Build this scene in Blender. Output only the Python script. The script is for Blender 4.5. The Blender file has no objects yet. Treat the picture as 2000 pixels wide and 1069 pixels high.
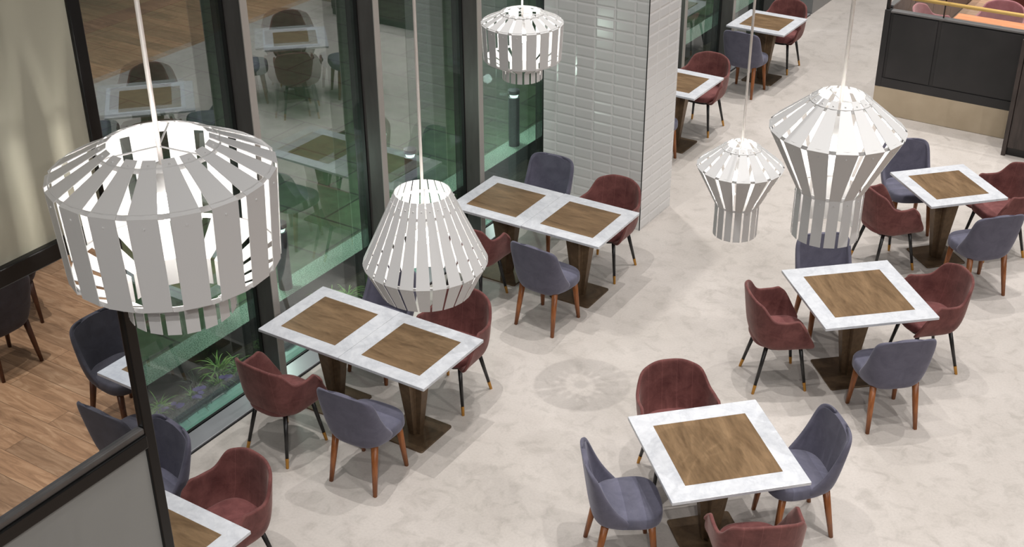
import bpy, bmesh, math, random
from mathutils import Vector, Matrix
random.seed(7)
PI = math.pi
R = math.radians
S = bpy.context.scene
C = S.collection

# ------------------------------------------------------------------ camera
F_PX = 2493.5
YAW, PITCH, ROLL, CAM_H = -0.5759290, 0.5072988, 0.0072347, 5.77039
cam_data = bpy.data.cameras.new('camera')
cam_data.sensor_fit = 'HORIZONTAL'; cam_data.sensor_width = 36.0
cam_data.lens = F_PX / 2000 * 36.0
cam_data.clip_start = 0.05; cam_data.clip_end = 200
cam = bpy.data.objects.new('camera', cam_data); C.objects.link(cam)
fw = Vector((math.sin(YAW)*math.cos(PITCH), math.cos(YAW)*math.cos(PITCH), -math.sin(PITCH)))
rt = Vector((math.cos(YAW), -math.sin(YAW), 0)); dn = fw.cross(rt)
r2 = rt*math.cos(ROLL) + dn*math.sin(ROLL); d2 = -rt*math.sin(ROLL) + dn*math.cos(ROLL)
cam.matrix_world = Matrix(((r2.x, -d2.x, -fw.x, 0), (r2.y, -d2.y, -fw.y, 0), (r2.z, -d2.z, -fw.z, CAM_H), (0, 0, 0, 1)))
S.camera = cam

# ------------------------------------------------------------------ world, exposure
w = bpy.data.worlds.new('world'); S.world = w; w.use_nodes = True
w.node_tree.nodes['Background'].inputs[0].default_value = (1.0, 0.98, 0.965, 1)
w.node_tree.nodes['Background'].inputs[1].default_value = 0.19
S.view_settings.view_transform = 'Standard'; S.view_settings.look = 'None'
S.view_settings.exposure = -0.09; S.view_settings.gamma = 1.0
S.view_settings.use_curve_mapping = False

# ------------------------------------------------------------------ ceiling spots and added fill spots
SPOT_Z = 12.0
def spot(x, y, e, col=(1, .97, .945), ang=88, z=SPOT_Z, tx=0, ty=0):
    l = bpy.data.lights.new('ceiling_or_fill_spot', 'SPOT'); l.energy = e; l.color = col
    l.spot_size = R(ang); l.spot_blend = 0.9; l.shadow_soft_size = 0.04
    o = bpy.data.objects.new('ceiling_or_fill_spot', l); C.objects.link(o)
    o.location = (x, y, z)
    d = Vector((tx, ty, -z)); o.rotation_euler = d.to_track_quat('-Z', 'Y').to_euler()
for sx, sy, se in ((-5.5, 6.0, 1.1), (-3.0, 9.2, 1), (-5.6, 11.2, 1.15), (-.9, 5.6, .9), (-.4, 10.8, 1), (-3.4, 14.2, 1.15), (-4.6, 2.2, .9), (-5.2, 16.2, 1.4), (-3.0, 18.6, 1.3),
               (1.4, 4.4, 1.5), (-1.2, 16.0, .8)):
    spot(sx, sy, 1500*se, ang=62)
spot(1.6, -1.8, 420, ang=70, z=7.6, tx=-4.4, ty=4.2)  # added fill spot from behind, brightening the large drum pendant
# added fill spots out of view, brightening the pillar and pendant fronts
for sx, sy, tx, ty in ((1.6, -2.4, -4.6, 9.0), (5.0, 4.0, -9.0, 4.0), (5.2, 9.0, -9.5, 1.5), (5.0, 14.5, -8.0, 1.0)):
    spot(sx, sy, 760, ang=85, z=8.6, tx=tx, ty=ty)

# ------------------------------------------------------------------ materials
def srgb(r, g, b):
    f = lambda c: ((c/255+0.055)/1.055)**2.4 if c > 10 else c/255/12.92
    return (f(r), f(g), f(b), 1)
def mat(name, col, rough=0.5, metal=0.0, spec=0.5, sheen=0.0):
    m = bpy.data.materials.new(name); m.use_nodes = True
    b = m.node_tree.nodes['Principled BSDF']
    b.inputs['Base Color'].default_value = col; b.inputs['Roughness'].default_value = rough
    b.inputs['Metallic'].default_value = metal; b.inputs['Specular IOR Level'].default_value = spec
    if sheen:
        b.inputs['Sheen Weight'].default_value = sheen; b.inputs['Sheen Roughness'].default_value = .4
    return m
def N(m, t, **kw):
    n = m.node_tree.nodes.new(t)
    for k, v in kw.items(): setattr(n, k, v)
    return n
def L(m, a, b): m.node_tree.links.new(a, b)
def bsdf(m): return m.node_tree.nodes['Principled BSDF']
def coords(m, scale=(1, 1, 1), kind='Object', rot=(0, 0, 0), loc=(0, 0, 0)):
    tc = N(m, 'ShaderNodeTexCoord'); mp = N(m, 'ShaderNodeMapping')
    mp.inputs['Scale'].default_value = scale; mp.inputs['Rotation'].default_value = rot
    mp.inputs['Location'].default_value = loc
    L(m, tc.outputs[kind], mp.inputs[0]); return mp.outputs[0]
def geo_pos(m, scale=(1, 1, 1)):
    g = N(m, 'ShaderNodeNewGeometry'); mp = N(m, 'ShaderNodeMapping'); mp.inputs['Scale'].default_value = scale
    L(m, g.outputs['Position'], mp.inputs[0]); return mp.outputs[0]
def noise(m, vec, scale, detail=4, rough=.55, dist=0.0):
    n = N(m, 'ShaderNodeTexNoise'); n.inputs['Scale'].default_value = scale
    n.inputs['Detail'].default_value = detail; n.inputs['Roughness'].default_value = rough
    n.inputs['Distortion'].default_value = dist
    L(m, vec, n.inputs['Vector']); return n.outputs['Fac']
def ramp(m, fac, stops):
    r = N(m, 'ShaderNodeValToRGB'); e = r.color_ramp.elements
    e[0].position, e[0].color = stops[0]; e[1].position, e[1].color = stops[-1]
    for p, c in stops[1:-1]:
        x = e.new(p); x.color = c
    L(m, fac, r.inputs[0]); return r.outputs[0]
def mixc(m, fac, a, b, mode='MIX'):
    n = N(m, 'ShaderNodeMix', data_type='RGBA', blend_type=mode)
    for s, v in ((0, fac), (6, a), (7, b)):
        if hasattr(v, 'is_output') or hasattr(v, 'links'): L(m, v, n.inputs[s])
        else: n.inputs[s].default_value = v
    return n.outputs[2]
def bump(m, h, strength=.2, dist=.01):
    n = N(m, 'ShaderNodeBump'); n.inputs['Strength'].default_value = strength; n.inputs['Distance'].default_value = dist
    L(m, h, n.inputs['Height']); L(m, n.outputs[0], bsdf(m).inputs['Normal'])

# polished concrete
M_floor = mat('polished_concrete', srgb(190, 182, 172), .42)
v = geo_pos(M_floor)
n1 = noise(M_floor, v, .9, 6, .6, .6); n2 = noise(M_floor, v, 6.5, 8, .65, .8); n3 = noise(M_floor, v, 55, 3)
c1 = ramp(M_floor, n1, [(.3, srgb(180, 173, 166)), (.7, srgb(197, 190, 184))])
c2 = ramp(M_floor, n2, [(.32, (.80, .80, .79, 1)), (.5, (1, 1, 1, 1)), (.72, (1.0, 1.0, 1.0, 1))])
c3 = ramp(M_floor, n3, [(.2, (.9, .9, .9, 1)), (.6, (1, 1, 1, 1))])
L(M_floor, mixc(M_floor, 1.0, mixc(M_floor, .8, c1, c2, 'MULTIPLY'), c3, 'MULTIPLY'), bsdf(M_floor).inputs['Base Color'])
L(M_floor, ramp(M_floor, n2, [(.2, (.34,)*3+(1,)), (.8, (.5,)*3+(1,))]), bsdf(M_floor).inputs['Roughness'])

# oak planks (along x)
def wood_planks(name, dark, mid, light, ph=.19, pw=1.9, rough=.5):
    m = mat(name, mid, rough)
    v = geo_pos(m)
    br = N(m, 'ShaderNodeTexBrick'); br.offset = .37; br.inputs['Scale'].default_value = 1
    br.inputs['Brick Width'].default_value = pw; br.inputs['Row Height'].default_value = ph
    br.inputs['Mortar Size'].default_value = .0022; br.inputs['Mortar Smooth'].default_value = .3
    br.inputs['Color1'].default_value = (.74, .74, .74, 1); br.inputs['Color2'].default_value = (1.2, 1.17, 1.13, 1)
    br.inputs['Mortar'].default_value = (.28, .25, .22, 1); br.inputs['Bias'].default_value = 0
    L(m, v, br.inputs['Vector'])
    g = N(m, 'ShaderNodeVectorMath', operation='ADD'); L(m, v, g.inputs[0])
    sep = N(m, 'ShaderNodeVectorMath', operation='SCALE'); L(m, br.outputs['Color'], sep.inputs[0]); sep.inputs['Scale'].default_value = 7
    L(m, sep.outputs[0], g.inputs[1])
    mp = N(m, 'ShaderNodeMapping'); mp.inputs['Scale'].default_value = (1.0, 5.5, 1); L(m, g.outputs[0], mp.inputs[0])
    gr = noise(m, mp.outputs[0], 2.4, 8, .62, 1.3)
    col = ramp(m, gr, [(.28, dark), (.5, mid), (.72, light)])
    kn = noise(m, v, 2.6, 3, .5, .4)
    kc = ramp(m, kn, [(.22, (.45, .4, .38, 1)), (.4, (1, 1, 1, 1))])
    L(m, mixc(m, .7, mixc(m, .9, col, br.outputs['Color'], 'MULTIPLY'), kc, 'MULTIPLY'), bsdf(m).inputs['Base Color'])
    bump(m, gr, .12, .004)
    return m
M_oak = wood_planks('oak_planks', srgb(138, 104, 76), srgb(176, 136, 102), srgb(206, 168, 132), ph=.2)
M_oak2 = wood_planks('pale_oak_planks', srgb(170, 130, 105), srgb(205, 168, 140), srgb(225, 190, 165))
M_orange = wood_planks('orange_wood', srgb(205, 128, 84), srgb(218, 142, 98), srgb(228, 160, 118), .3, 3)
def darkwood(name, a, b, rough=.55):
    m = mat(name, a, rough); v = geo_pos(m, (9, 9, 1.3)); g = noise(m, v, 2.2, 7, .6, 1.0)
    L(m, ramp(m, g, [(.3, a), (.7, b)]), bsdf(m).inputs['Base Color']); bump(m, g, .1, .003); return m
M_cab = darkwood('smoked_oak', srgb(48, 41, 38), srgb(72, 62, 58))
M_wwall = darkwood('brown_wood_panel', srgb(92, 74, 68), srgb(118, 98, 88))

M_marble = mat('white_marble', srgb(225, 226, 228), .22)
v = coords(M_marble, rot=(0, 0, .7)); n1 = noise(M_marble, v, 3.2, 8, .6, 1.6); n2 = noise(M_marble, v, 14, 6, .65, .6)
vein = ramp(M_marble, n1, [(.44, (1, 1, 1, 1)), (.495, (.84, .85, .87, 1)), (.55, (1, 1, 1, 1))])
mot = ramp(M_marble, n2, [(.25, srgb(190, 192, 197)), (.6, srgb(207, 209, 213))])
L(M_marble, mixc(M_marble, .55, mot, vein, 'MULTIPLY'), bsdf(M_marble).inputs['Base Color'])

def bronze(name, a, b, metal, rough, sc=(1, 1, 1)):
    m = mat(name, a, rough, metal); v = coords(m, sc); g = noise(m, v, 5, 7, .65, 1.0); g2 = noise(m, v, 26, 5, .6, .3)
    c = ramp(m, g, [(.3, a), (.7, b)]); c2 = ramp(m, g2, [(.3, (.82, .82, .82, 1)), (.65, (1.06, 1.06, 1.06, 1))])
    L(m, mixc(m, 1.0, c, c2, 'MULTIPLY'), bsdf(m).inputs['Base Color'])
    L(m, ramp(m, g, [(.2, (rough-.08,)*3+(1,)), (.8, (rough+.1,)*3+(1,))]), bsdf(m).inputs['Roughness']); return m
M_inlay = bronze('aged_bronze_inlay', srgb(112, 88, 62), srgb(150, 122, 90), .35, .42, (.45, 2.2, 1))
M_bronze = bronze('dark_bronze', srgb(88, 72, 56), srgb(122, 100, 76), .55, .42)

def velvet(name, a, b, sheen_col, rough=.8, stripes=False, seams=False):
    m = mat(name, a, rough, 0, .3, .35)
    bsdf(m).inputs['Sheen Tint'].default_value = sheen_col
    v = coords(m); g = noise(m, v, 9, 6, .7, .5); f = noise(m, v, 260, 2)
    c = ramp(m, g, [(.3, a), (.7, b)])
    if stripes or seams:
        tc = N(m, 'ShaderNodeTexCoord'); sp = N(m, 'ShaderNodeSeparateXYZ'); L(m, tc.outputs['Object'], sp.inputs[0])
    if stripes:   # brushed nap bands across the seat
        w_ = N(m, 'ShaderNodeTexWave', wave_type='BANDS', bands_direction='Y', wave_profile='SAW')
        w_.inputs['Scale'].default_value = 2.6; w_.inputs['Distortion'].default_value = .6; w_.inputs['Detail'].default_value = 0
        L(m, tc.outputs['Object'], w_.inputs['Vector'])
        c = mixc(m, .8, c, ramp(m, w_.outputs['Fac'], [(0, (.82, .82, .84, 1)), (.5, (1.0, 1.0, 1.0, 1)), (1, (1.16, 1.16, 1.2, 1))]), 'MULTIPLY')
    if seams:     # stitched channels on the back
        ax = N(m, 'ShaderNodeMath', operation='ABSOLUTE'); L(m, sp.outputs[0], ax.inputs[0])
        sub = N(m, 'ShaderNodeMath', operation='ADD'); L(m, ax.outputs[0], sub.inputs[0]); sub.inputs[1].default_value = .053
        md = N(m, 'ShaderNodeMath', operation='MODULO'); L(m, sub.outputs[0], md.inputs[0]); md.inputs[1].default_value = .106
        dd = N(m, 'ShaderNodeMath', operation='LESS_THAN'); L(m, md.outputs[0], dd.inputs[0]); dd.inputs[1].default_value = .0028
        ly = N(m, 'ShaderNodeMath', operation='LESS_THAN'); L(m, sp.outputs[1], ly.inputs[0]); ly.inputs[1].default_value = -.12
        lx = N(m, 'ShaderNodeMath', operation='LESS_THAN'); L(m, ax.outputs[0], lx.inputs[0]); lx.inputs[1].default_value = .2
        m1 = N(m, 'ShaderNodeMath', operation='MULTIPLY'); L(m, dd.outputs[0], m1.inputs[0]); L(m, ly.outputs[0], m1.inputs[1])
        m2 = N(m, 'ShaderNodeMath', operation='MULTIPLY'); L(m, m1.outputs[0], m2.inputs[0]); L(m, lx.outputs[0], m2.inputs[1])
        fc = N(m, 'ShaderNodeMath', operation='MULTIPLY'); L(m, m2.outputs[0], fc.inputs[0]); fc.inputs[1].default_value = .4
        c = mixc(m, fc.outputs[0], c, srgb(150, 95, 92))
    L(m, c, bsdf(m).inputs['Base Color']); bump(m, f, .12, .002); return m
M_blue = velvet('blue_grey_velvet', srgb(82, 81, 95), srgb(99, 97, 112), (.7, .7, .8, 1))
M_blueseat = velvet('blue_grey_velvet_seat', srgb(84, 84, 98), srgb(102, 101, 116), (.7, .7, .8, 1), stripes=True)
M_red = velvet('burgundy_suede', srgb(86, 47, 46), srgb(122, 76, 72), (.75, .6, .55, 1), seams=True)
M_redseat = velvet('burgundy_suede_seat', srgb(92, 50, 50), srgb(130, 80, 78), (.75, .6, .55, 1))
M_pink = velvet('dusty_pink_velvet', srgb(150, 98, 102), srgb(176, 122, 126), (.9, .7, .7, 1))
M_grey = velvet('charcoal_velvet', srgb(62, 60, 66), srgb(78, 76, 84), (.5, .5, .55, 1))
M_walnut = mat('walnut_leg', srgb(140, 82, 42), .35)
g = noise(M_walnut, coords(M_walnut, (14, 14, 1.5)), 3, 5, .6, .6)
L(M_walnut, ramp(M_walnut, g, [(.3, srgb(112, 62, 30)), (.7, srgb(160, 98, 52))]), bsdf(M_walnut).inputs['Base Color'])
M_walnutd = mat('dark_walnut_leg', srgb(86, 50, 30), .4)
M_black = mat('black_lacquer', srgb(26, 25, 25), .35)
M_brass = mat('brushed_brass', srgb(190, 140, 70), .32, .85)
M_brassrail = mat('brass_rail', srgb(225, 186, 112), .4, .15)
M_frame = mat('anodised_grey_frame', srgb(92, 89, 87), .38, .35)
g = noise(M_frame, geo_pos(M_frame, (3, 3, .6)), 3, 3)
L(M_frame, ramp(M_frame, g, [(.3, srgb(84, 81, 79)), (.7, srgb(100, 97, 95))]), bsdf(M_frame).inputs['Base Color'])
M_alu = mat('satin_aluminium', srgb(158, 160, 164), .35, .45)
M_litface = mat('lit_mullion_face', srgb(176, 171, 165), .4, .2)  # paler than the mullion: room light on its front put into the colour
M_gasket = mat('black_gasket', srgb(12, 12, 12), .5)
M_blackframe = mat('black_steel_frame', srgb(22, 22, 22), .3, .3)
M_slat = mat('white_lacquered_metal', srgb(197, 196, 195), .45)
M_cord = mat('white_cord', srgb(222, 216, 210), .5)
M_plinth = mat('beige_render', srgb(188, 172, 148), .6)
g = noise(M_plinth, geo_pos(M_plinth), 3, 5); L(M_plinth, ramp(M_plinth, g, [(.3, srgb(180, 163, 138)), (.7, srgb(197, 181, 156))]), bsdf(M_plinth).inputs['Base Color'])
M_booth = mat('black_leather_panel', srgb(36, 36, 36), .5)
g = noise(M_booth, geo_pos(M_booth), 2.2, 4); L(M_booth, ramp(M_booth, g, [(.3, srgb(33, 33, 34)), (.7, srgb(46, 44, 45))]), bsdf(M_booth).inputs['Base Color'])
M_steel = mat('grey_steel_cap', srgb(120, 118, 118), .4, .3)
M_litedge = mat('green_lit_edge', srgb(150, 200, 185), .35)  # green light along the glass edge put into the colour
M_colgrey = mat('grey_metal_cladding', srgb(140, 139, 138), .4, .3)

def tile_mat(name, ax, tw=.208, th=.1045, off=0):
    m = mat(name, srgb(196, 194, 191), .18)
    g_ = N(m, 'ShaderNodeNewGeometry'); sp = N(m, 'ShaderNodeSeparateXYZ'); L(m, g_.outputs['Position'], sp.inputs[0])
    def edge(sock, size, off):
        a = N(m, 'ShaderNodeMath', operation='ADD'); L(m, sock, a.inputs[0]); a.inputs[1].default_value = off+40*size
        b = N(m, 'ShaderNodeMath', operation='MODULO'); L(m, a.outputs[0], b.inputs[0]); b.inputs[1].default_value = size
        c_ = N(m, 'ShaderNodeMath', operation='SUBTRACT'); c_.inputs[0].default_value = size; L(m, b.outputs[0], c_.inputs[1])
        d = N(m, 'ShaderNodeMath', operation='MINIMUM'); L(m, b.outputs[0], d.inputs[0]); L(m, c_.outputs[0], d.inputs[1]); return d.outputs[0]
    e1 = edge(sp.outputs[ax], tw, off); e2 = edge(sp.outputs[2], th, 0)
    mn = N(m, 'ShaderNodeMath', operation='MINIMUM'); L(m, e1, mn.inputs[0]); L(m, e2, mn.inputs[1])
    mr = N(m, 'ShaderNodeMapRange'); L(m, mn.outputs[0], mr.inputs[0]); mr.inputs[1].default_value = .0015; mr.inputs[2].default_value = .018
    mr2 = N(m, 'ShaderNodeMapRange'); L(m, mn.outputs[0], mr2.inputs[0]); mr2.inputs[1].default_value = .0012; mr2.inputs[2].default_value = .0026
    L(m, mixc(m, mr2.outputs[0], srgb(236, 235, 234), srgb(214, 213, 212)), bsdf(m).inputs['Base Color'])
    bump(m, mr.outputs[0], .6, .005)
    return m
M_tilex = tile_mat('bevelled_tile_front', 0, off=5.20); M_tiley = tile_mat('bevelled_tile_side', 1, off=-10.11)

def window_glass(name, refl, tint):
    m = bpy.data.materials.new(name); m.use_nodes = True; nt = m.node_tree; nt.nodes.clear()
    o = N(m, 'ShaderNodeOutputMaterial'); mx = N(m, 'ShaderNodeMixShader'); t = N(m, 'ShaderNodeBsdfTransparent'); g = N(m, 'ShaderNodeBsdfGlossy')
    t.inputs[0].default_value = tint; g.inputs['Roughness'].default_value = 0.0; g.inputs['Color'].default_value = (.92, .96, 1, 1)
    mx.inputs[0].default_value = refl
    L(m, t.outputs[0], mx.inputs[1]); L(m, g.outputs[0], mx.inputs[2]); L(m, mx.outputs[0], o.inputs[0]); return m
M_glass = window_glass('window_glass', .2, (.93, .97, .95, 1))
M_clear = window_glass('balustrade_glass', .05, (.97, .98, .97, 1))
M_mirror = window_glass('dark_reflective_glass', .74, (.10, .11, .10, 1))
M_frost = mat('frosted_film', srgb(158, 154, 138), .55, 0, .3)
M_frost2 = mat('frosted_film_low', srgb(140, 140, 137), .5, 0, .3)

M_kerb = mat('green_terrazzo', srgb(96, 140, 112), .6)
v = geo_pos(M_kerb); g = noise(M_kerb, v, 90, 2, .5); g2 = noise(M_kerb, v, 2, 3)
L(M_kerb, mixc(M_kerb, 1, ramp(M_kerb, g, [(.36, srgb(60, 104, 82)), (.5, srgb(138, 170, 150)), (.7, srgb(168, 198, 178))]), ramp(M_kerb, g2, [(.2, (.8,)*3+(1,)), (.8, (1.05,)*3+(1,))]), 'MULTIPLY'), bsdf(M_kerb).inputs['Base Color'])
M_kerbside = mat('dark_kerb_side', srgb(34, 42, 40), .8)  # much darker tone for every kerb face but the top
M_pave = mat('green_paving', srgb(52, 78, 50), .6)
v = geo_pos(M_pave)
br = N(M_pave, 'ShaderNodeTexBrick'); br.offset = .5; br.inputs['Scale'].default_value = 1; br.inputs['Brick Width'].default_value = .9; br.inputs['Row Height'].default_value = .6
br.inputs['Mortar Size'].default_value = .012; br.inputs['Color1'].default_value = srgb(66, 92, 66); br.inputs['Color2'].default_value = srgb(76, 102, 72); br.inputs['Mortar'].default_value = srgb(44, 60, 44)
L(M_pave, v, br.inputs['Vector']); g = noise(M_pave, v, 7, 6)
L(M_pave, mixc(M_pave, .8, br.outputs['Color'], ramp(M_pave, g, [(.3, (.6,)*3+(1,)), (.7, (1.15,)*3+(1,))]), 'MULTIPLY'), bsdf(M_pave).inputs['Base Color'])
M_soil = mat('dark_soil', srgb(52, 46, 38), .95)
v = geo_pos(M_soil); g = noise(M_soil, v, 34, 6, .7); L(M_soil, ramp(M_soil, g, [(.3, srgb(24, 24, 18)), (.7, srgb(66, 66, 46))]), bsdf(M_soil).inputs['Base Color']); bump(M_soil, g, .8, .03)
M_leaf = mat('green_leaf', srgb(92, 140, 62), .45); g = noise(M_leaf, coords(M_leaf), 12, 2)
L(M_leaf, ramp(M_leaf, g, [(.35, srgb(80, 146, 58)), (.7, srgb(168, 208, 104))]), bsdf(M_leaf).inputs['Base Color'])
M_leafd = mat('dark_leaf', srgb(40, 66, 42), .5)
M_petal = mat('violet_petal', srgb(92, 76, 150), .6)
M_bollard = mat('graphite_bollard', srgb(38, 40, 44), .45, .2)

def emit(name, col, st):
    m = bpy.data.materials.new(name); m.use_nodes = True; nt = m.node_tree; nt.nodes.clear()
    o = N(m, 'ShaderNodeOutputMaterial'); e = N(m, 'ShaderNodeEmission'); e.inputs[0].default_value = col; e.inputs[1].default_value = st
    L(m, e.outputs[0], o.inputs[0]); return m
M_bulb = emit('lit_bulb', (1, .97, .93, 1), 14)
M_bolcap = emit('lit_bollard_lens', (.75, 1, .88, 1), 2.2)

# ------------------------------------------------------------------ helpers
def link(name, me, m, parent=None, smooth=False, loc=None):
    ob = bpy.data.objects.new(name, me)
    for mm in (m if isinstance(m, (list, tuple)) else [m]): me.materials.append(mm)
    if smooth:
        for p in me.polygons: p.use_smooth = True
    C.objects.link(ob)
    if parent: ob.parent = parent
    if loc: ob.location = loc
    return ob
def pyd(verts, faces, name='m'):
    me = bpy.data.meshes.new(name); me.from_pydata([tuple(v) for v in verts], [], faces); me.update(); return me
class MB:
    def __init__(s): s.v, s.f, s.mi = [], [], []
    def add(s, vs, fs, mi=0):
        o = len(s.v); s.v += [tuple(x) for x in vs]; s.f += [[i+o for i in f] for f in fs]; s.mi += [mi]*len(fs)
    def box(s, x0, x1, y0, y1, z0, z1, mi=0):
        vs = [(x, y, z) for z in (z0, z1) for y in (y0, y1) for x in (x0, x1)]
        s.add(vs, [(0, 2, 3, 1), (4, 5, 7, 6), (0, 1, 5, 4), (2, 6, 7, 3), (0, 4, 6, 2), (1, 3, 7, 5)], mi)
    def tube(s, pts, rads, n=12, sq=1.0, mi=0):
        P = [Vector(p) for p in pts]; rings = []
        vs = []
        for i, p in enumerate(P):
            t = (P[min(i+1, len(P)-1)] - P[max(i-1, 0)]).normalized()
            a = Vector((1, 0, 0)) if abs(t.x) < .8 else Vector((0, 1, 0))
            u = (a - t*a.dot(t)).normalized(); w_ = t.cross(u)
            for k in range(n):
                an = 2*PI*(k+.5)/n; cx, cy = math.cos(an), math.sin(an)
                cx = math.copysign(abs(cx)**sq, cx); cy = math.copysign(abs(cy)**sq, cy)
                vs.append(p + (u*cx + w_*cy)*rads[i])
        fs = []
        for i in range(len(P)-1):
            for k in range(n):
                a, b = i*n+k, i*n+(k+1) % n
                fs.append((a, b, b+n, a+n))
        fs.append(tuple(reversed(range(n)))); fs.append(tuple(range((len(P)-1)*n, len(P)*n)))
        s.add(vs, fs, mi)
    def rings(s, rs, cap=True, mi=0):      # list of rings of equal length
        n = len(rs[0]); vs = [p for r in rs for p in r]; fs = []
        for i in range(len(rs)-1):
            for k in range(n):
                a, b = i*n+k, i*n+(k+1) % n; fs.append((a, b, b+n, a+n))
        if cap: fs.append(tuple(reversed(range(n)))); fs.append(tuple(range((len(rs)-1)*n, len(rs)*n)))
        s.add(vs, fs, mi)
    def build(s, name, m, parent=None, smooth=False, bevel=0, loc=None):
        me = pyd(s.v, s.f, name)
        for p, i in zip(me.polygons, s.mi): p.material_index = i
        ob = link(name, me, m, parent, smooth, loc)
        if bevel:
            b = ob.modifiers.new('bevel', 'BEVEL'); b.width = bevel; b.segments = 2; b.limit_method = 'ANGLE'
        return ob
def boxobj(name, x0, x1, y0, y1, z0, z1, m, parent=None, bevel=0):
    b = MB(); b.box(x0, x1, y0, y1, z0, z1); return b.build(name, m, parent, bevel=bevel)
def tag(o, label=None, cat=None, group=None, kind=None):
    if label: o['label'] = label
    if cat: o['category'] = cat
    if group: o['group'] = group
    if kind: o['kind'] = kind
    return o
def empty(name, loc=(0, 0, 0), rz=0.0):
    o = bpy.data.objects.new(name, None); C.objects.link(o); o.location = loc; o.rotation_euler = (0, 0, rz); o.empty_display_size = .1; return o
def kids(o): return [c for c in bpy.data.objects if c.parent == o]
def copy_tree(o, parent=None):
    c = o.copy(); C.objects.link(c); c.parent = parent
    for ch in kids(o): copy_tree(ch, c)
    return c
def struct(o, label, cat): return tag(o, label, cat, kind='structure')

# ------------------------------------------------------------------ setting
XW = -6.18
b = MB(); b.box(XW, 0.1, -4, 26, -.12, 0)
struct(b.build('floor', M_floor), 'pale beige polished concrete floor under the tables', 'floor')
b = MB(); b.box(0.1, 9, -4, 26, -.12, 0)
struct(b.build('floor_wood', M_oak), 'brown oak plank floor mirrored in the dark glass', 'floor')

# tiled pillar
PX0, PX1, PY0, PY1 = -6.178, -5.06, 10.11, 10.77
b = MB(); b.box(PX0, PX1, PY0, PY1, 0, 7.5)
b.mi = [1, 1, 0, 0, 1, 1]
wp = struct(b.build('wall_pillar', [M_tilex, M_tiley]), 'square pillar clad in bevelled white tiles by the windows', 'pillar')
boxobj('corner_trim', PX1-.006, PX1+.002, PY0-.002, PY0+.004, .0, 7.5, M_gasket, wp)

# window wall
GX0, GX1 = -6.46, -6.39
mull = [1.93, 3.36, 4.785, 6.215, 7.645, 9.08, 10.51, 11.94, 13.37, 14.80, 16.22]
WT = 7.0
for i, y in enumerate(mull):
    o = boxobj('trim_%d' % (i+1), -6.36, -6.205, y-.066, y, .0, WT, M_frame)
    struct(o, 'grey metal window mullion, number %d along the wall' % (i+1), 'mullion')
    boxobj('cap', -6.205, -6.197, y-.066, y, 0, WT, M_litface, o)  # thin plate giving the mullion front its painted room-lit tone
    boxobj('gasket', -6.47, -6.36, y-.078, y+.012, 0, WT, M_gasket, o)
edges = mull + [17.64]
wins = [(edges[k]+.015, edges[k+1]-.08) for k in range(len(mull))]
for i, (a, c_) in enumerate(wins):
    o = boxobj('window_%d' % (i+1), GX0, GX1, a, c_, .02, WT, M_glass)
    struct(o, 'tall reflective window pane facing the planting bed, number %d' % (i+1), 'window')
    b = MB(); b.box(GX1, GX1+.022, a, c_, .0, .021); b.build('sill_gasket', M_gasket, o)
    b = MB(); b.box(GX0-.05, GX1, a, c_, .0, .019); b.build('lit_glass_edge', M_litedge, o)
for i, (a, c_) in enumerate(((-3, 17.55),)):
    o = boxobj('trim_%d' % (i+21), -6.36, XW, a, c_, -.1, .018, M_alu, bevel=.004)
    struct(o, 'satin aluminium ledge at the foot of the windows', 'window ledge')
    boxobj('joint', XW, XW+.012, a, c_, -.1, .003, M_gasket, o)
struct(boxobj('wall_far_pillar', -6.75, -6.17, 17.58, 18.5, 0, 6, M_colgrey), 'grey metal clad pillar at the far end of the windows', 'pillar')

# outside
struct(boxobj('floor_outside', -30, -7.13, -12, 40, -.2, .17, M_pave), 'dark green lit paving outside the windows', 'paving')
struct(boxobj('floor_outside_channel', -14.5, -14.1, -12, 40, -.2, .174, M_gasket), 'black drainage channel across the outside paving', 'drain channel')
b = MB(); b.box(-7.13, -6.89, -4, 30, -.2, .2); b.mi = [1, 0, 1, 1, 1, 1]
struct(b.build('trim_kerb', [M_kerb, M_kerbside], bevel=.006), 'speckled green terrazzo kerb behind the planting bed', 'kerb')
# soil as lumpy surface
vs, fs = [], []; nx, ny = 8, 260
for j in range(ny+1):
    for i in range(nx+1):
        x = -6.89 + i*(.39/nx); y = -1 + j*(19/ny)
        vs.append((x, y, .015+.03*math.sin(x*31+y*3)*math.sin(y*11+x*7)+random.uniform(-.008, .008)))
for j in range(ny):
    for i in range(nx):
        a = j*(nx+1)+i; fs.append((a, a+1, a+nx+2, a+nx+1))
tag(link('planting_soil', pyd(vs, fs), M_soil, smooth=True), 'dark soil and low growth in the planting bed outside the glass', 'soil', kind='stuff')

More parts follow.
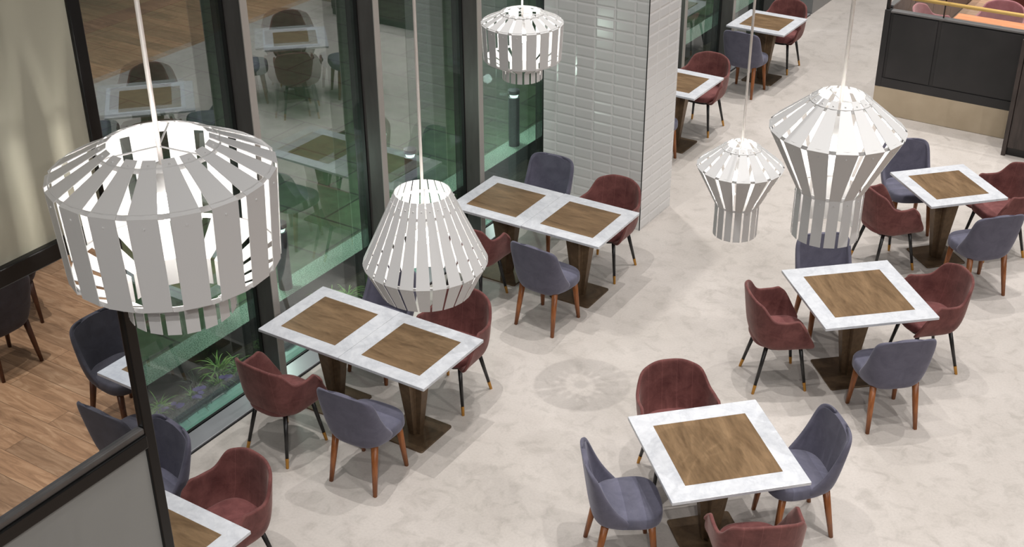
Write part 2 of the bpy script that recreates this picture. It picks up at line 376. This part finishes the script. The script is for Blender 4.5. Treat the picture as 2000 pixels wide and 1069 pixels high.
# ------------------------------------------------------------------ plants
def leaf(mb, base, az, length, w0, lift, droop):
    n = 7; vs = []; p = Vector(base); el = lift
    d = Vector((math.cos(az), math.sin(az), 0)); side = Vector((-math.sin(az), math.cos(az), 0))
    for i in range(n+1):
        t = i/n; w_ = w0*(1-t**2.2)*.5 + .0006
        vs += [p - side*w_ + Vector((0, 0, w_*.5)), p - Vector((0, 0, .0)), p + side*w_ + Vector((0, 0, w_*.5))]
        p = p + (d*math.cos(el) + Vector((0, 0, 1))*math.sin(el))*(length/n); el -= droop/n
    fs = []
    for i in range(n):
        a = i*3; fs += [(a, a+1, a+4, a+3), (a+1, a+2, a+5, a+4)]
    mb.add(vs, fs)
def tuft(nl, ln, seed, m, wd=.013):
    rd = random.Random(seed); b = MB()
    for k in range(nl):
        leaf(b, (rd.uniform(-.02, .02), rd.uniform(-.02, .02), 0), rd.uniform(0, 2*PI), ln*rd.uniform(.6, 1.1), wd*rd.uniform(.7, 1.2), rd.uniform(.6, 1.45), rd.uniform(1.2, 2.3))
    o = b.build('foliage', m, None, smooth=True)
    s = o.modifiers.new('thick', 'SOLIDIFY'); s.thickness = .0012
    return o
protos = [tuft(34, .30, 1, M_leaf), tuft(26, .24, 2, M_leaf), tuft(40, .2, 3, M_leafd, .010)]
used = [False]*3
def plant(kind, x, y, s, label, group=None):
    root = empty('spider_plant' if kind < 2 else 'sedge_clump', (x, y, .02), random.uniform(0, 6)); root.scale = (s, s, s)
    tag(root, label, 'plant', group)
    f = protos[kind]
    if used[kind]: f = f.copy(); C.objects.link(f)
    used[kind] = True; f.parent = root
PL = [(0, -6.70, 5.16, 1.0, 'bright green spider plant tuft nearest the black partition post'),
      (1, -6.74, 5.36, .9, 'small green spider plant tuft just behind the nearest one'),
      (1, -6.66, 5.62, .7, 'sparse green tuft low in the soil left of the nearest red armchair'),
      (0, -6.72, 5.98, 1.0, 'arching green spider plant against the kerb by the first grey mullion'),
      (1, -6.66, 6.12, .8, 'green tuft touching the first grey mullion'),
      (1, -6.62, 5.86, .8, 'thin green tuft seen above the arm of the nearest red armchair'),
      (1, -6.60, 6.75, .7, 'faint green tuft behind the back corner of the near double table'),
      (0, -6.66, 7.30, 1.0, 'green spider plant left of the cone pendant'),
      (1, -6.62, 7.50, .9, 'green tuft just behind the left edge of the cone pendant'),
      (0, -6.68, 9.62, 1.1, 'bright green spider plant beside the tiled pillar'),
      (1, -6.62, 9.86, .9, 'small green tuft between the tiled pillar and the window'),
      (0, -6.62, 13.0, 1.1, 'green plant outside the glass behind the red armchair past the pillar'),
      (1, -6.62, 13.22, .8, 'small green plant at the foot of the mullion past the pillar')]
for p in PL: plant(*p)
for x, y, s in ((-6.58, 5.35, .8), (-6.60, 5.55, .9), (-6.57, 5.75, .8), (-6.78, 5.75, .9), (-6.62, 6.45, .8), (-6.72, 6.6, .9), (-6.6, 6.95, .8), (-6.76, 7.1, .8), (-6.6, 9.4, .8), (-6.75, 9.3, .8), (-6.7, 12.7, .9)):
    plant(2, x, y, s, 'low dark green clump in the planting bed', 'low dark clumps in the planting bed')
# pansies
fb = MB(); rd = random.Random(4)
for k in range(9):
    a = rd.uniform(0, 6.28); r_ = rd.uniform(0, .05); h = rd.uniform(.05, .1); px, py = r_*math.cos(a), r_*math.sin(a)
    for q in range(5):
        an = q*2*PI/5; cx, cy = px+.012*math.cos(an), py+.012*math.sin(an)
        ring = [(cx+.013*math.cos(t*PI/3), cy+.013*math.sin(t*PI/3), h+.004*math.sin(t)) for t in range(6)]
        fb.add(ring, [tuple(range(6))])
bl = fb.build('blossom', M_petal)
lf = tuft(16, .09, 9, M_leafd, .018); lf.name = 'leaves'
pp = None
for i, (x, y) in enumerate(((-6.60, 5.42), (-6.63, 5.66), (-6.56, 5.58), (-6.66, 5.30), (-6.6, 6.66), (-6.58, 7.0), (-6.62, 7.22), (-6.57, 5.9))):
    if pp is None:
        pp = empty('pansy', (x, y, .03)); bl.parent = pp; lf.parent = pp; o = pp
    else:
        o = copy_tree(pp); o.location = (x, y, .03); o.rotation_euler = (0, 0, i)
    tag(o, 'small violet flower clump in the planting bed', 'flowers', 'violet flowers in the planting bed')

# bollards
def bollard(x, y, label):
    r = empty('bollard_light', (x, y, .2)); tag(r, label, 'bollard light')
    b = MB(); b.tube([(0, 0, 0), (0, 0, .56)], [.06, .06], 24); b.build('post', M_bollard, r, smooth=False)
    b = MB(); b.tube([(0, 0, .56), (0, 0, .60)], [.04, .052], 24); b.build('lens', M_bolcap, r, smooth=False)
    b = MB(); b.tube([(0, 0, .60), (0, 0, .64)], [.062, .062], 24); b.build('cap', M_bollard, r)
    l = bpy.data.lights.new('bollard_lamp', 'POINT'); l.energy = 24; l.color = (.84, 1, .89); l.shadow_soft_size = .05
    o = bpy.data.objects.new('bollard_lamp', l); C.objects.link(o); o.parent = r; o.location = (-.2, 0, .7)
bollard(-7.01, 10.86, 'dark bollard with a lit top on the kerb beside the tiled pillar')
bollard(-7.01, 9.0, 'dark bollard with a lit top seen between the second and third mullions')
bollard(-7.01, 7.13, 'dark bollard with a lit top mostly hidden by the large drum pendant')

# ------------------------------------------------------------------ near glazed partition (dark glass band between frosted panels)
PC = -3.1; PY = 2.362; PW = .045
part = empty('glazed_partition', (PC, PY, 0)); tag(part, 'tall black framed partition with frosted panels and a dark glass band', 'partition')
def pbox(name, y0, y1, z0, z1, m, x0=-.03, x1=.03, bev=.004):
    return boxobj(name, x0, x1, y0-PY, y1-PY, z0, z1, m, part, bev)
pbox('post', PY, PY+PW, 0, 7.0, M_blackframe, -.025, .02)
pbox('mid_rail', -1, PY, 3.045, 3.10, M_blackframe)
pbox('glazing_bead', -1, PY, 3.10, 3.125, M_frame, -.02, .02)
pbox('upper_rail', -1, PY, 3.895, 3.955, M_blackframe)
pbox('top_rail', -1, PY, 6.9, 7.0, M_blackframe)
pbox('bottom_rail', -1, PY, 0, .1, M_blackframe)
pbox('upper_frosted_panel', -1, PY, 3.955, 6.9, M_frost, -.008, .008, 0)
pbox('lower_frosted_panel', -1, PY, .1, 3.045, M_frost2, -.008, .008, 0)
pbox('dark_glass_band', -1, PY, 3.125, 3.895, M_mirror, -.004, .004, 0)

# ------------------------------------------------------------------ tables
def rrect(hx, hy, r, n=5):
    pts = []
    for cx, cy, a0 in ((hx-r, hy-r, 0), (-hx+r, hy-r, 90), (-hx+r, -hy+r, 180), (hx-r, -hy+r, 270)):
        for k in range(n+1):
            a = R(a0+90*k/n); pts.append((cx+r*math.cos(a), cy+r*math.sin(a)))
    return pts
def make_table(sx, sy, ins, base, name='dining_table'):
    t = empty(name)
    z1 = .75
    b = MB()
    rs = [rrect(sx/2-.003, sy/2-.003, .004), rrect(sx/2, sy/2, .005), rrect(sx/2, sy/2, .005), rrect(sx/2-.002, sy/2-.002, .004)]
    b.rings([[(x, y, z) for x, y in r] for r, z in zip(rs, (z1-.024, z1-.022, z1-.002, z1))])
    b.build('marble_top', M_marble, t)
    b = MB(); b.box(-ins/2, ins/2, -ins/2, ins/2, z1-.001, z1+.0012); b.build('bronze_inlay', M_inlay, t)
    b = MB(); b.rings([[(x, y, z) for x, y in rrect(.17, .17, .02)] for z in (z1-.034, z1-.024)]); b.build('mounting_plate', M_black, t)
    # tapered cross-shaped pedestal
    def star(h, z):
        a = h*.42; pts = [(h, -a), (h, a), (a*1.15, a*1.15), (a, h), (-a, h), (-a*1.15, a*1.15), (-h, a), (-h, -a), (-a*1.15, -a*1.15), (-a, -h), (a, -h), (a*1.15, -a*1.15)]
        return [(x, y, z) for x, y in pts]
    b = MB(); b.rings([star(.056, .012), star(.142, z1-.034)]); b.build('pedestal', M_bronze, t, bevel=.003)
    b = MB(); b.rings([[(x, y, z) for x, y in rrect(base/2, base/2, .02)] for z in (0, .010)] + [[(x, y, .012) for x, y in rrect(base/2-.002, base/2-.002, .018)]]); b.build('base_plate', M_bronze, t)
    return t
big = make_table(.93, .913, .648, .45); small = make_table(.765, .763, .522, .40)
TB = [(big, -2.534, 6.320, -.782, 'large square marble table with bronze inlay, nearest at the lower right', None),
      (big, -2.449, 8.759, -.8215, 'large square marble table under the big white flared pendant', None),
      (small, -2.433, 11.129, -.765, 'small square marble table at the right, farthest along the middle row', None),
      (small, -5.696, 6.223, .010, 'left half of the near double marble table by the window', None),
      (small, -4.929, 6.231, .010, 'right half of the near double marble table, over the grey chair', None),
      (small, -5.706, 8.704, .015, 'left half of the double marble table in front of the tiled pillar', None),
      (small, -4.939, 8.720, .015, 'right half of the double marble table in front of the tiled pillar', None),
      (small, -5.735, 12.232, 0, 'small marble table half hidden behind the tiled pillar', None),
      (small, -5.728, 14.713, 0, 'farthest small marble table by the window', None),
      (small, -4.909, 3.716, 0, 'marble table cut off at the bottom left corner, beside the partition', None),
      (small, -5.676, 3.716, 0, 'marble table hidden behind the frosted partition panel', None),
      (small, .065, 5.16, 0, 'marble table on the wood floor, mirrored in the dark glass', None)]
seen = set()
for src, x, y, a, lab, grp in TB:
    if src.name in seen: t = copy_tree(src)
    else: t = src; seen.add(src.name)
    t.location = (x, y, 0); t.rotation_euler = (0, 0, a); tag(t, lab, 'table')

# ------------------------------------------------------------------ chairs
def cushion(hw, yf, yb, z0, z1, nf=3.2, n=40, taper=.9):
    """rounded seat pad: wider at front edge"""
    yc = (yf+yb)/2; hl = (yf-yb)/2
    def ring(sc, z, dz=0):
        pts = []
        for k in range(n):
            a = 2*PI*k/n; cx, cy = math.cos(a), math.sin(a)
            x = math.copysign(abs(cx)**(2/nf), cx); y = math.copysign(abs(cy)**(2/nf), cy)
            wd = hw*(taper+(1-taper)*(y*.5+.5)) if taper < 1 else hw
            pts.append((x*(wd-(1-sc)*hw*.6), yc+y*(hl-(1-sc)*hw*.6), z))
        return pts
    b = MB()
    b.rings([ring(.86, z0), ring(.95, z0+.006), ring(.995, z0+.02), ring(1, (z0+z1)/2), ring(.985, z1-.016), ring(.94, z1-.004), ring(.86, z1), ring(.55, z1+.006), ring(.1, z1+.008)])
    return b
def shell_mesh(rows, ns=33):
    """rows: list of functions s->(x,y,z), s in [-1,1]"""
    vs, fs = [], []
    for f in rows:
        for i in range(ns): vs.append(f(-1+2*i/(ns-1)))
    for j in range(len(rows)-1):
        for i in range(ns-1):
            a = j*ns+i; fs.append((a, a+1, a+ns+1, a+ns))
    return vs, fs
def plan(s, w_, bk, yc, e, p=.72):
    """U-shaped plan: back at y=bk, arms to y=e"""
    q = .68; a = abs(s); sg = 1 if s >= 0 else -1
    if a <= q:
        ph = a/q*PI/2; return sg*w_*math.sin(ph)**p, yc-(yc-bk)*math.cos(ph)**p
    t = (a-q)/(1-q); return sg*w_, yc+(e-yc)*t
def sm(a, b_, x):
    t = max(0, min(1, (x-a)/(b_-a))); return t*t*(3-2*t)

def make_armchair(ma=None, mb_=None):
    ma = ma or M_red; mb_ = mb_ or M_redseat
    t = empty('armchair')
    zb = .385
    def rim(s):
        a = abs(s); return .85 - .035*sm(.05, .36, a) - .128*sm(.33, .56, a) + .012*sm(.7, .88, a) - .09*sm(.90, 1.0, a)
    lev = [(-.10, .055, -.05, .04, .10), (-.05, .12, -.10, .04, .16), (0, .185, -.155, .03, .20), (.08, .228, -.20, .02, .235), (.2, .252, -.225, .01, .235), (.4, .268, -.243, 0, .215), (.6, .275, -.255, 0, .19), (.8, .281, -.268, 0, .155), (.93, .285, -.277, 0, .13), (1.0, .287, -.282, 0, .115)]
    def mk(v, w_, bk, yc, e):
        def f(s):
            x, y = plan(s, w_, bk, yc, e, .72+.09*max(v, 0)**1.5)
            z = zb+(rim(s)-zb)*v if v > 0 else zb+v*.08
            return (x, y, z)
        return f
    vs, fs = shell_mesh([mk(*l) for l in lev])
    o = link('shell', pyd(vs, fs), ma, t, True)
    m = o.modifiers.new('thick', 'SOLIDIFY'); m.thickness = .026; m.offset = -1
    m = o.modifiers.new('sub', 'SUBSURF'); m.levels = 1; m.render_levels = 2
    cushion(.212, .235, -.215, .405, .475, 2.9, taper=.95).build('seat', mb_, t, True)
    b = MB(); b.tube([(0, .02, .37), (0, .02, .40)], [.16, .17], 20, .6); b.build('under_frame', M_black, t)
    for sx in (-1, 1):
        for sy in (-1, 1):
            top = Vector((sx*.145, sy*.135+.015, .40)); ft = Vector((sx*.203, sy*.212, 0)); k = top.lerp(ft, .81)
            b = MB(); b.tube([top, k], [.0175, .0125], 14); lg = b.build('leg', M_black, t, True)
            b = MB(); b.tube([k, ft], [.0135, .0115], 14); b.build('brass_tip', M_brass, lg, False)
    return t
def make_chair(mb_, ms_, ml_, name='side_chair'):
    t = empty(name)
    # back shell wraps the seat; rows from bottom to top: z, halfwidth, back y, edge y
    rows = [(.355, .10, -.10, .0), (.358, .165, -.155, .02), (.375, .205, -.19, .035), (.41, .228, -.208, .025), (.45, .238, -.217, .0), (.50, .243, -.225, -.045), (.56, .245, -.233, -.09), (.63, .243, -.243, -.13), (.70, .243, -.252, -.163), (.76, .239, -.26, -.188), (.80, .229, -.266, -.205), (.825, .207, -.269, -.222), (.838, .165, -.271, -.240), (.842, .09, -.271, -.255)]
    def mk(z, w_, bk, e):
        def f(s):
            a = abs(s); ph = a*PI/2; sg = 1 if s >= 0 else -1; p = .62
            return (sg*w_*math.sin(ph)**p, e-(e-bk)*math.cos(ph)**p, z)
        return f
    vs, fs = shell_mesh([mk(*r_) for r_ in rows], 29)
    o = link('backrest', pyd(vs, fs), mb_, t, True)
    m = o.modifiers.new('thick', 'SOLIDIFY'); m.thickness = .034; m.offset = -1
    m = o.modifiers.new('sub', 'SUBSURF'); m.levels = 1; m.render_levels = 2
    cushion(.243, .255, -.19, .375, .47, 3.0, taper=.86).build('seat', ms_, t, True)
    for sx in (-1, 1):
        for sy in (-1, 1):
            top = Vector((sx*.165, sy*.15+.015, .385)); ft = Vector((sx*.19, sy*.205, 0))
            b = MB(); b.tube([top, top.lerp(ft, .5), ft], [.025, .0205, .0145], 12, .75); b.build('leg', ml_, t, True)
    return t
RED, BLUE = make_armchair(), make_chair(M_blue, M_blueseat, M_walnut)
GREY = make_chair(M_grey, M_grey, M_walnutd)
first = {RED.name: RED, BLUE.name: BLUE, GREY.name: GREY}
def place(src, x, y, deg, label, z=0):
    o = first.pop(src.name, None) or copy_tree(src)
    o.location = (x, y, z); o.rotation_euler = (0, 0, R(deg)); tag(o, label, 'chair'); return o
CH = [
 (RED, -5.65, 5.585, -2, 'burgundy armchair with its back to us at the near double table, beside the window ledge'),
 (BLUE, -4.915, 5.645, 4, 'blue-grey chair with its back to us at the near double table'),
 (BLUE, -5.70, 6.82, 180, 'blue-grey chair behind the near double table, mostly hidden by the cone pendant'),
 (RED, -4.96, 6.80, 183, 'burgundy armchair behind the near double table, partly covered by the cone pendant'),
 (BLUE, -4.935, 8.16, -3, 'blue-grey chair with its back to us in front of the table by the tiled pillar'),
 (RED, -5.70, 8.17, 0, 'burgundy armchair half hidden behind the right edge of the cone pendant'),
 (BLUE, -5.74, 9.36, 183, 'blue-grey chair facing us between the window and the tiled pillar'),
 (RED, -4.96, 9.25, 181, 'burgundy armchair facing us right in front of the tiled pillar'),
 (RED, -3.03, 6.77, 221, 'burgundy armchair at the far left side of the nearest square table'),
 (BLUE, -2.965, 5.86, -52, 'blue-grey chair with striped seat nap left of the nearest square table'),
 (BLUE, -2.118, 6.765, 134, 'blue-grey chair right of the nearest square table, showing its inner back'),
 (RED, -2.055, 5.885, 39, 'burgundy armchair cut off by the bottom edge, at the nearest square table'),
 (RED, -2.93, 8.36, -52, 'burgundy armchair left of the square table under the big flared pendant'),
 (BLUE, -2.84, 9.22, 220, 'blue-grey chair directly behind the bottom of the big flared pendant'),
 (RED, -1.985, 9.215, 133, 'burgundy armchair right of the square table under the big flared pendant'),
 (BLUE, -2.018, 8.32, 41, 'blue-grey chair in front of the table under the big flared pendant, back to us'),
 (RED, -2.825, 10.715, -40, 'burgundy armchair left of the farthest middle-row table, beside the flared pendant'),
 (BLUE, -2.90, 11.56, 216, 'blue-grey chair facing us behind the farthest middle-row table'),
 (RED, -2.02, 11.53, 136, 'burgundy armchair at the right picture edge behind the farthest middle-row table'),
 (BLUE, -1.98, 10.72, 46, 'blue-grey chair with its back to us at the right picture edge'),
 (RED, -5.69, 12.81, 180, 'burgundy armchair facing us at the table half hidden by the pillar'),
 (BLUE, -5.74, 11.68, 0, 'blue-grey chair almost wholly hidden behind the tiled pillar'),
 (BLUE, -5.74, 14.17, 0, 'blue-grey chair with its back to us at the farthest window table'),
 (RED, -5.71, 15.22, 180, 'burgundy armchair facing us at the farthest window table, at the top edge'),
 (BLUE, -5.67, 4.30, 170, 'blue-grey chair in the lower left between the black post and a burgundy armchair'),
 (RED, -4.965, 4.33, 172, 'burgundy armchair showing its seat at the bottom left corner table'),
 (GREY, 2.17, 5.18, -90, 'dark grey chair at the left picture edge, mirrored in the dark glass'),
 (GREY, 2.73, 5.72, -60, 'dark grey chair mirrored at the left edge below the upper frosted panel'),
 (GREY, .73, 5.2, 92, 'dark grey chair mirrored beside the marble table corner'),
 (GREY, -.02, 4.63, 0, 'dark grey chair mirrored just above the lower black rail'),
]
for c_ in CH: place(*c_)

# ------------------------------------------------------------------ pendants
def make_pendant(name, Rr, prof, ns, frac, rot, rings, bulb_r=0.0, energy=20, zb=None):
    """prof: (radius, height) in units of Rr from shoulder plane; rings: prof indices that carry an inner hoop"""
    t = empty(name)
    cw = math.cos(PI/ns)
    for k in range(ns):
        a = rot + 2*PI*k/ns; d = Vector((math.cos(a), math.sin(a), 0)); sd = Vector((-math.sin(a), math.cos(a), 0))
        vs = []
        for (r_, z_) in prof:
            r = r_*Rr; hw = r*math.tan(PI/ns)*frac
            vs += [d*r - sd*hw + Vector((0, 0, z_*Rr)), d*r + sd*hw + Vector((0, 0, z_*Rr))]
        fs = [(2*i, 2*i+1, 2*i+3, 2*i+2) for i in range(len(prof)-1)]
        o = link('slat', pyd(vs, fs), M_slat, t)
        m = o.modifiers.new('thick', 'SOLIDIFY'); m.thickness = .0025; m.offset = 0
        bv = MB()
        for i in rings:
            for dz in (.045,):
                r_, z_ = prof[i]; j = i+1 if i+1 < len(prof) else i-1
                q = Vector((d.x*r_*Rr, d.y*r_*Rr, z_*Rr)).lerp(Vector((d.x*prof[j][0]*Rr, d.y*prof[j][0]*Rr, prof[j][1]*Rr)), .1)
                bv.tube([q - d*.001, q + d*.004], [.0042, .003], 8)
        bv.build('rivet', M_slat, o)
    for i in rings:
        r_, z_ = prof[i]; r_, z_ = (r_, z_) if i else (prof[0][0]*.8+prof[1][0]*.2, prof[0][1]*.8+prof[1][1]*.2)
        r = r_*Rr*.975; z = z_*Rr; pts = []; n = ns*2; h = .008
        b = MB(); ri = [[(r*math.cos(2*PI*q/n+rot)*s_, r*math.sin(2*PI*q/n+rot)*s_, z+dz) for q in range(n)] for s_, dz in ((1, -h), (1, h), (.988, h), (.988, -h), (1, -h))]
        b.rings(ri, cap=False); b.build('hoop', M_slat, t)
    zt = prof[0][1]*Rr; zc = (prof[0][1]+prof[-1][1])/2*Rr if zb is None else zb*Rr
    b = MB(); b.tube([(0, 0, zc+.05), (0, 0, zc+.13)], [.026, .022], 16); b.build('lamp_holder', M_slat, t, True)
    for k in range(3):       # spider arms carrying the top hoop
        a = rot+k*2*PI/3; b = MB()
        rr0 = (prof[0][0]*.8+prof[1][0]*.2)*Rr*.97; zz0 = (prof[0][1]*.8+prof[1][1]*.2)*Rr; b.tube([(0, 0, zz0), (rr0*math.cos(a), rr0*math.sin(a), zz0)], [.003, .003], 6); b.build('spoke', M_slat, t)
    b = MB(); b.tube([(0, 0, zc+.12), (0, 0, 8.0)], [.0075, .0075], 8); cd = b.build('cord', M_cord, t, True)
    b = MB(); n = 16
    b.rings([[(.045*math.sin(PI*j/8)*math.cos(2*PI*q/n)+0, .045*math.sin(PI*j/8)*math.sin(2*PI*q/n), zc-.045*math.cos(PI*j/8)) for q in range(n)] for j in range(1, 8)])
    b.build('bulb', M_bulb, t, True)
    l = bpy.data.lights.new('bulb_glow', 'POINT'); l.energy = energy; l.color = (1, .965, .92); l.shadow_soft_size = .05
    o = bpy.data.objects.new('bulb_glow', l); C.objects.link(o); o.parent = t; o.location = (0, 0, zc)
    return t
DRUM = [(.44, .28), (1, 0), (.95, -.91), (.49, -1.15), (.49, -1.42)]
CONE = [(.44, 1.22), (1, 0), (.74, -.53)]
FLARE = [(.34, .54), (1, 0), (.51, -.97), (.51, -1.76)]
def at(px, py, dist):
    dd = (r2*((px-1000)/F_PX) + d2*((py-534.3)/F_PX) + fw)
    return Vector((0, 0, CAM_H)) + dd*dist
def put(name, prof, D, px, py, wpx, ns, frac, rot, rings, label, energy, zb):
    t = make_pendant(name, D/2, prof, ns, frac, rot, rings, energy=energy, zb=zb)
    t.location = at(px, py, F_PX*D/wpx)          # centre of the widest ring
    tag(t, label, 'pendant lamp')
put('drum_pendant', DRUM, .64, 317, 331, 441, 18, .72, R(7), (0, 1, 2), 'largest white slatted drum pendant at the upper left, close to us', 42, -.35)
put('drum_pendant', DRUM, .56, 1020, 43, 161, 18, .72, R(15), (0, 1, 2), 'small distant white slatted drum pendant in front of the tiled pillar', 40, -.35)
put('cone_pendant', CONE, .60, 831, 508, 243, 24, .84, R(4), (0, 1), 'white slatted cone pendant hanging over the near double table', 36, .45)
put('flared_pendant', FLARE, .52, 1636, 250, 262, 15, .76, R(10), (0, 1, 2), 'larger white slatted pendant with flared top and narrow neck, at the right', 28, -.3)
put('flared_pendant', FLARE, .52, 1446, 323, 168, 15, .76, R(10), (0, 1, 2), 'smaller white slatted pendant with flared top, left of its larger twin', 28, -.3)

# ------------------------------------------------------------------ raised area at the top right
BX0, BY = -4.17, 14.35
struct(boxobj('floor_raised', BX0, 4, BY, 22, 0.001, .34, M_plinth, bevel=.004), 'beige plinth carrying the raised dining area', 'plinth')
struct(boxobj('floor_raised_wood', BX0+.02, 4, BY+.09, 22, .34, .345, M_oak2), 'pale plank floor of the raised dining area', 'floor')
bp = empty('booth_screen', (BX0, BY, .34)); tag(bp, 'low black leather panelled screen on the beige plinth with brass handrail', 'screen')
def bb(name, x0, x1, y0, y1, z0, z1, m, bev=.004): return boxobj(name, x0, x1, y0, y1, z0, z1, m, bp, bev)
bb('panel_core', 0, 4, .012, .085, 0, .90, M_booth)
bb('skirting', 0, 4, 0.0, .012, 0, .11, M_booth)
bb('panel', .1, .62, -.002, .012, .12, .885, M_booth, .008)
bb('panel', .66, 1.72, -.002, .012, .12, .885, M_booth, .008)
bb('panel', 1.76, 2.9, -.002, .012, .12, .885, M_booth, .008)
bb('end_post', 0, .04, .03, .07, .922, 2.4, M_black)
bb('end_stile', 0, .07, -.004, .09, 0, .922, M_booth)
bb('cap_rail', .07, 4, -.006, .088, .90, .922, M_steel)
bb('glass_panel', .07, 4, .035, .047, .922, 1.07, M_clear, 0)
for x in (.66, 1.72, 2.8): bb('glazing_post', x-.007, x+.007, .03, .052, .922, 1.9, M_black, 0)
b = MB(); b.tube([(.3, .0, 1.10), (4, .0, 1.10)], [.022, .022], 14); b.build('handrail', M_brassrail, bp, True)
for x in (.66, 1.72, 2.8): bb('rail_bracket', x-.008, x+.008, -.002, .04, 1.08, 1.10, M_brassrail, 0)
# side parapet, table and chairs behind the screen
sp_ = empty('side_screen', (-4.17, 14.46, .34)); tag(sp_, 'brown wood panelled side screen of the raised area, at the top edge', 'screen')
boxobj('core', 0, .04, 0, 5.5, .005, .93, M_booth, sp_)
for k in range(6): boxobj('wood_panel', .04, .055, .02+k*.9, .90+k*.9, .03, .92, M_wwall, sp_, .003)
boxobj('cap_rail', -.004, .06, 0, 5.5, .93, .95, M_steel, sp_)
ot = empty('wood_table', (-2.94, 14.86, .345)); tag(ot, 'orange toned wooden table behind the glass of the screen', 'table')
boxobj('table_top', -.6, .6, -.34, .34, .71, .75, M_orange, ot, .004)
for sx in (-1, 1):
    for sy in (-1, 1): boxobj('leg', sx*.5-.03, sx*.5+.03, sy*.28-.03, sy*.28+.03, 0, .71, M_black, ot)
PINK = make_armchair(M_pink, M_pink)
first[PINK.name] = PINK
place(PINK, -3.12, 15.42, 180, 'dusty pink armchair facing us behind the orange wooden table', .345)
place(PINK, -3.73, 14.95, -90, 'dusty pink armchair whose rounded top peeks over the black screen', .345)
place(RED, -3.15, 16.9, 0, 'dark burgundy chair at the top right edge beyond the pink armchair', .345)

# cabinet at right edge
cb = empty('service_cabinet', (-2.53, 13.87, 0)); tag(cb, 'dark wood service cabinet cut off by the right picture edge', 'cabinet')
boxobj('side_panel', 0, .045, 0, .46, 0, 1.33, M_cab, cb, .003)
boxobj('body', .045, 1.9, .03, .46, .09, 1.08, M_cab, cb, .003)
boxobj('worktop', .045, 1.9, .0, .46, 1.12, 1.15, M_black, cb, .003)
boxobj('shadow_gap', .045, 1.9, .06, .46, 1.08, 1.12, M_gasket, cb)
boxobj('toe_kick', .045, 1.9, .05, .46, 0, .09, M_black, cb)
for k in range(4): boxobj('door', .05+k*.46, .505+k*.46, .012, .03, .10, 1.06, M_cab, cb, .003)
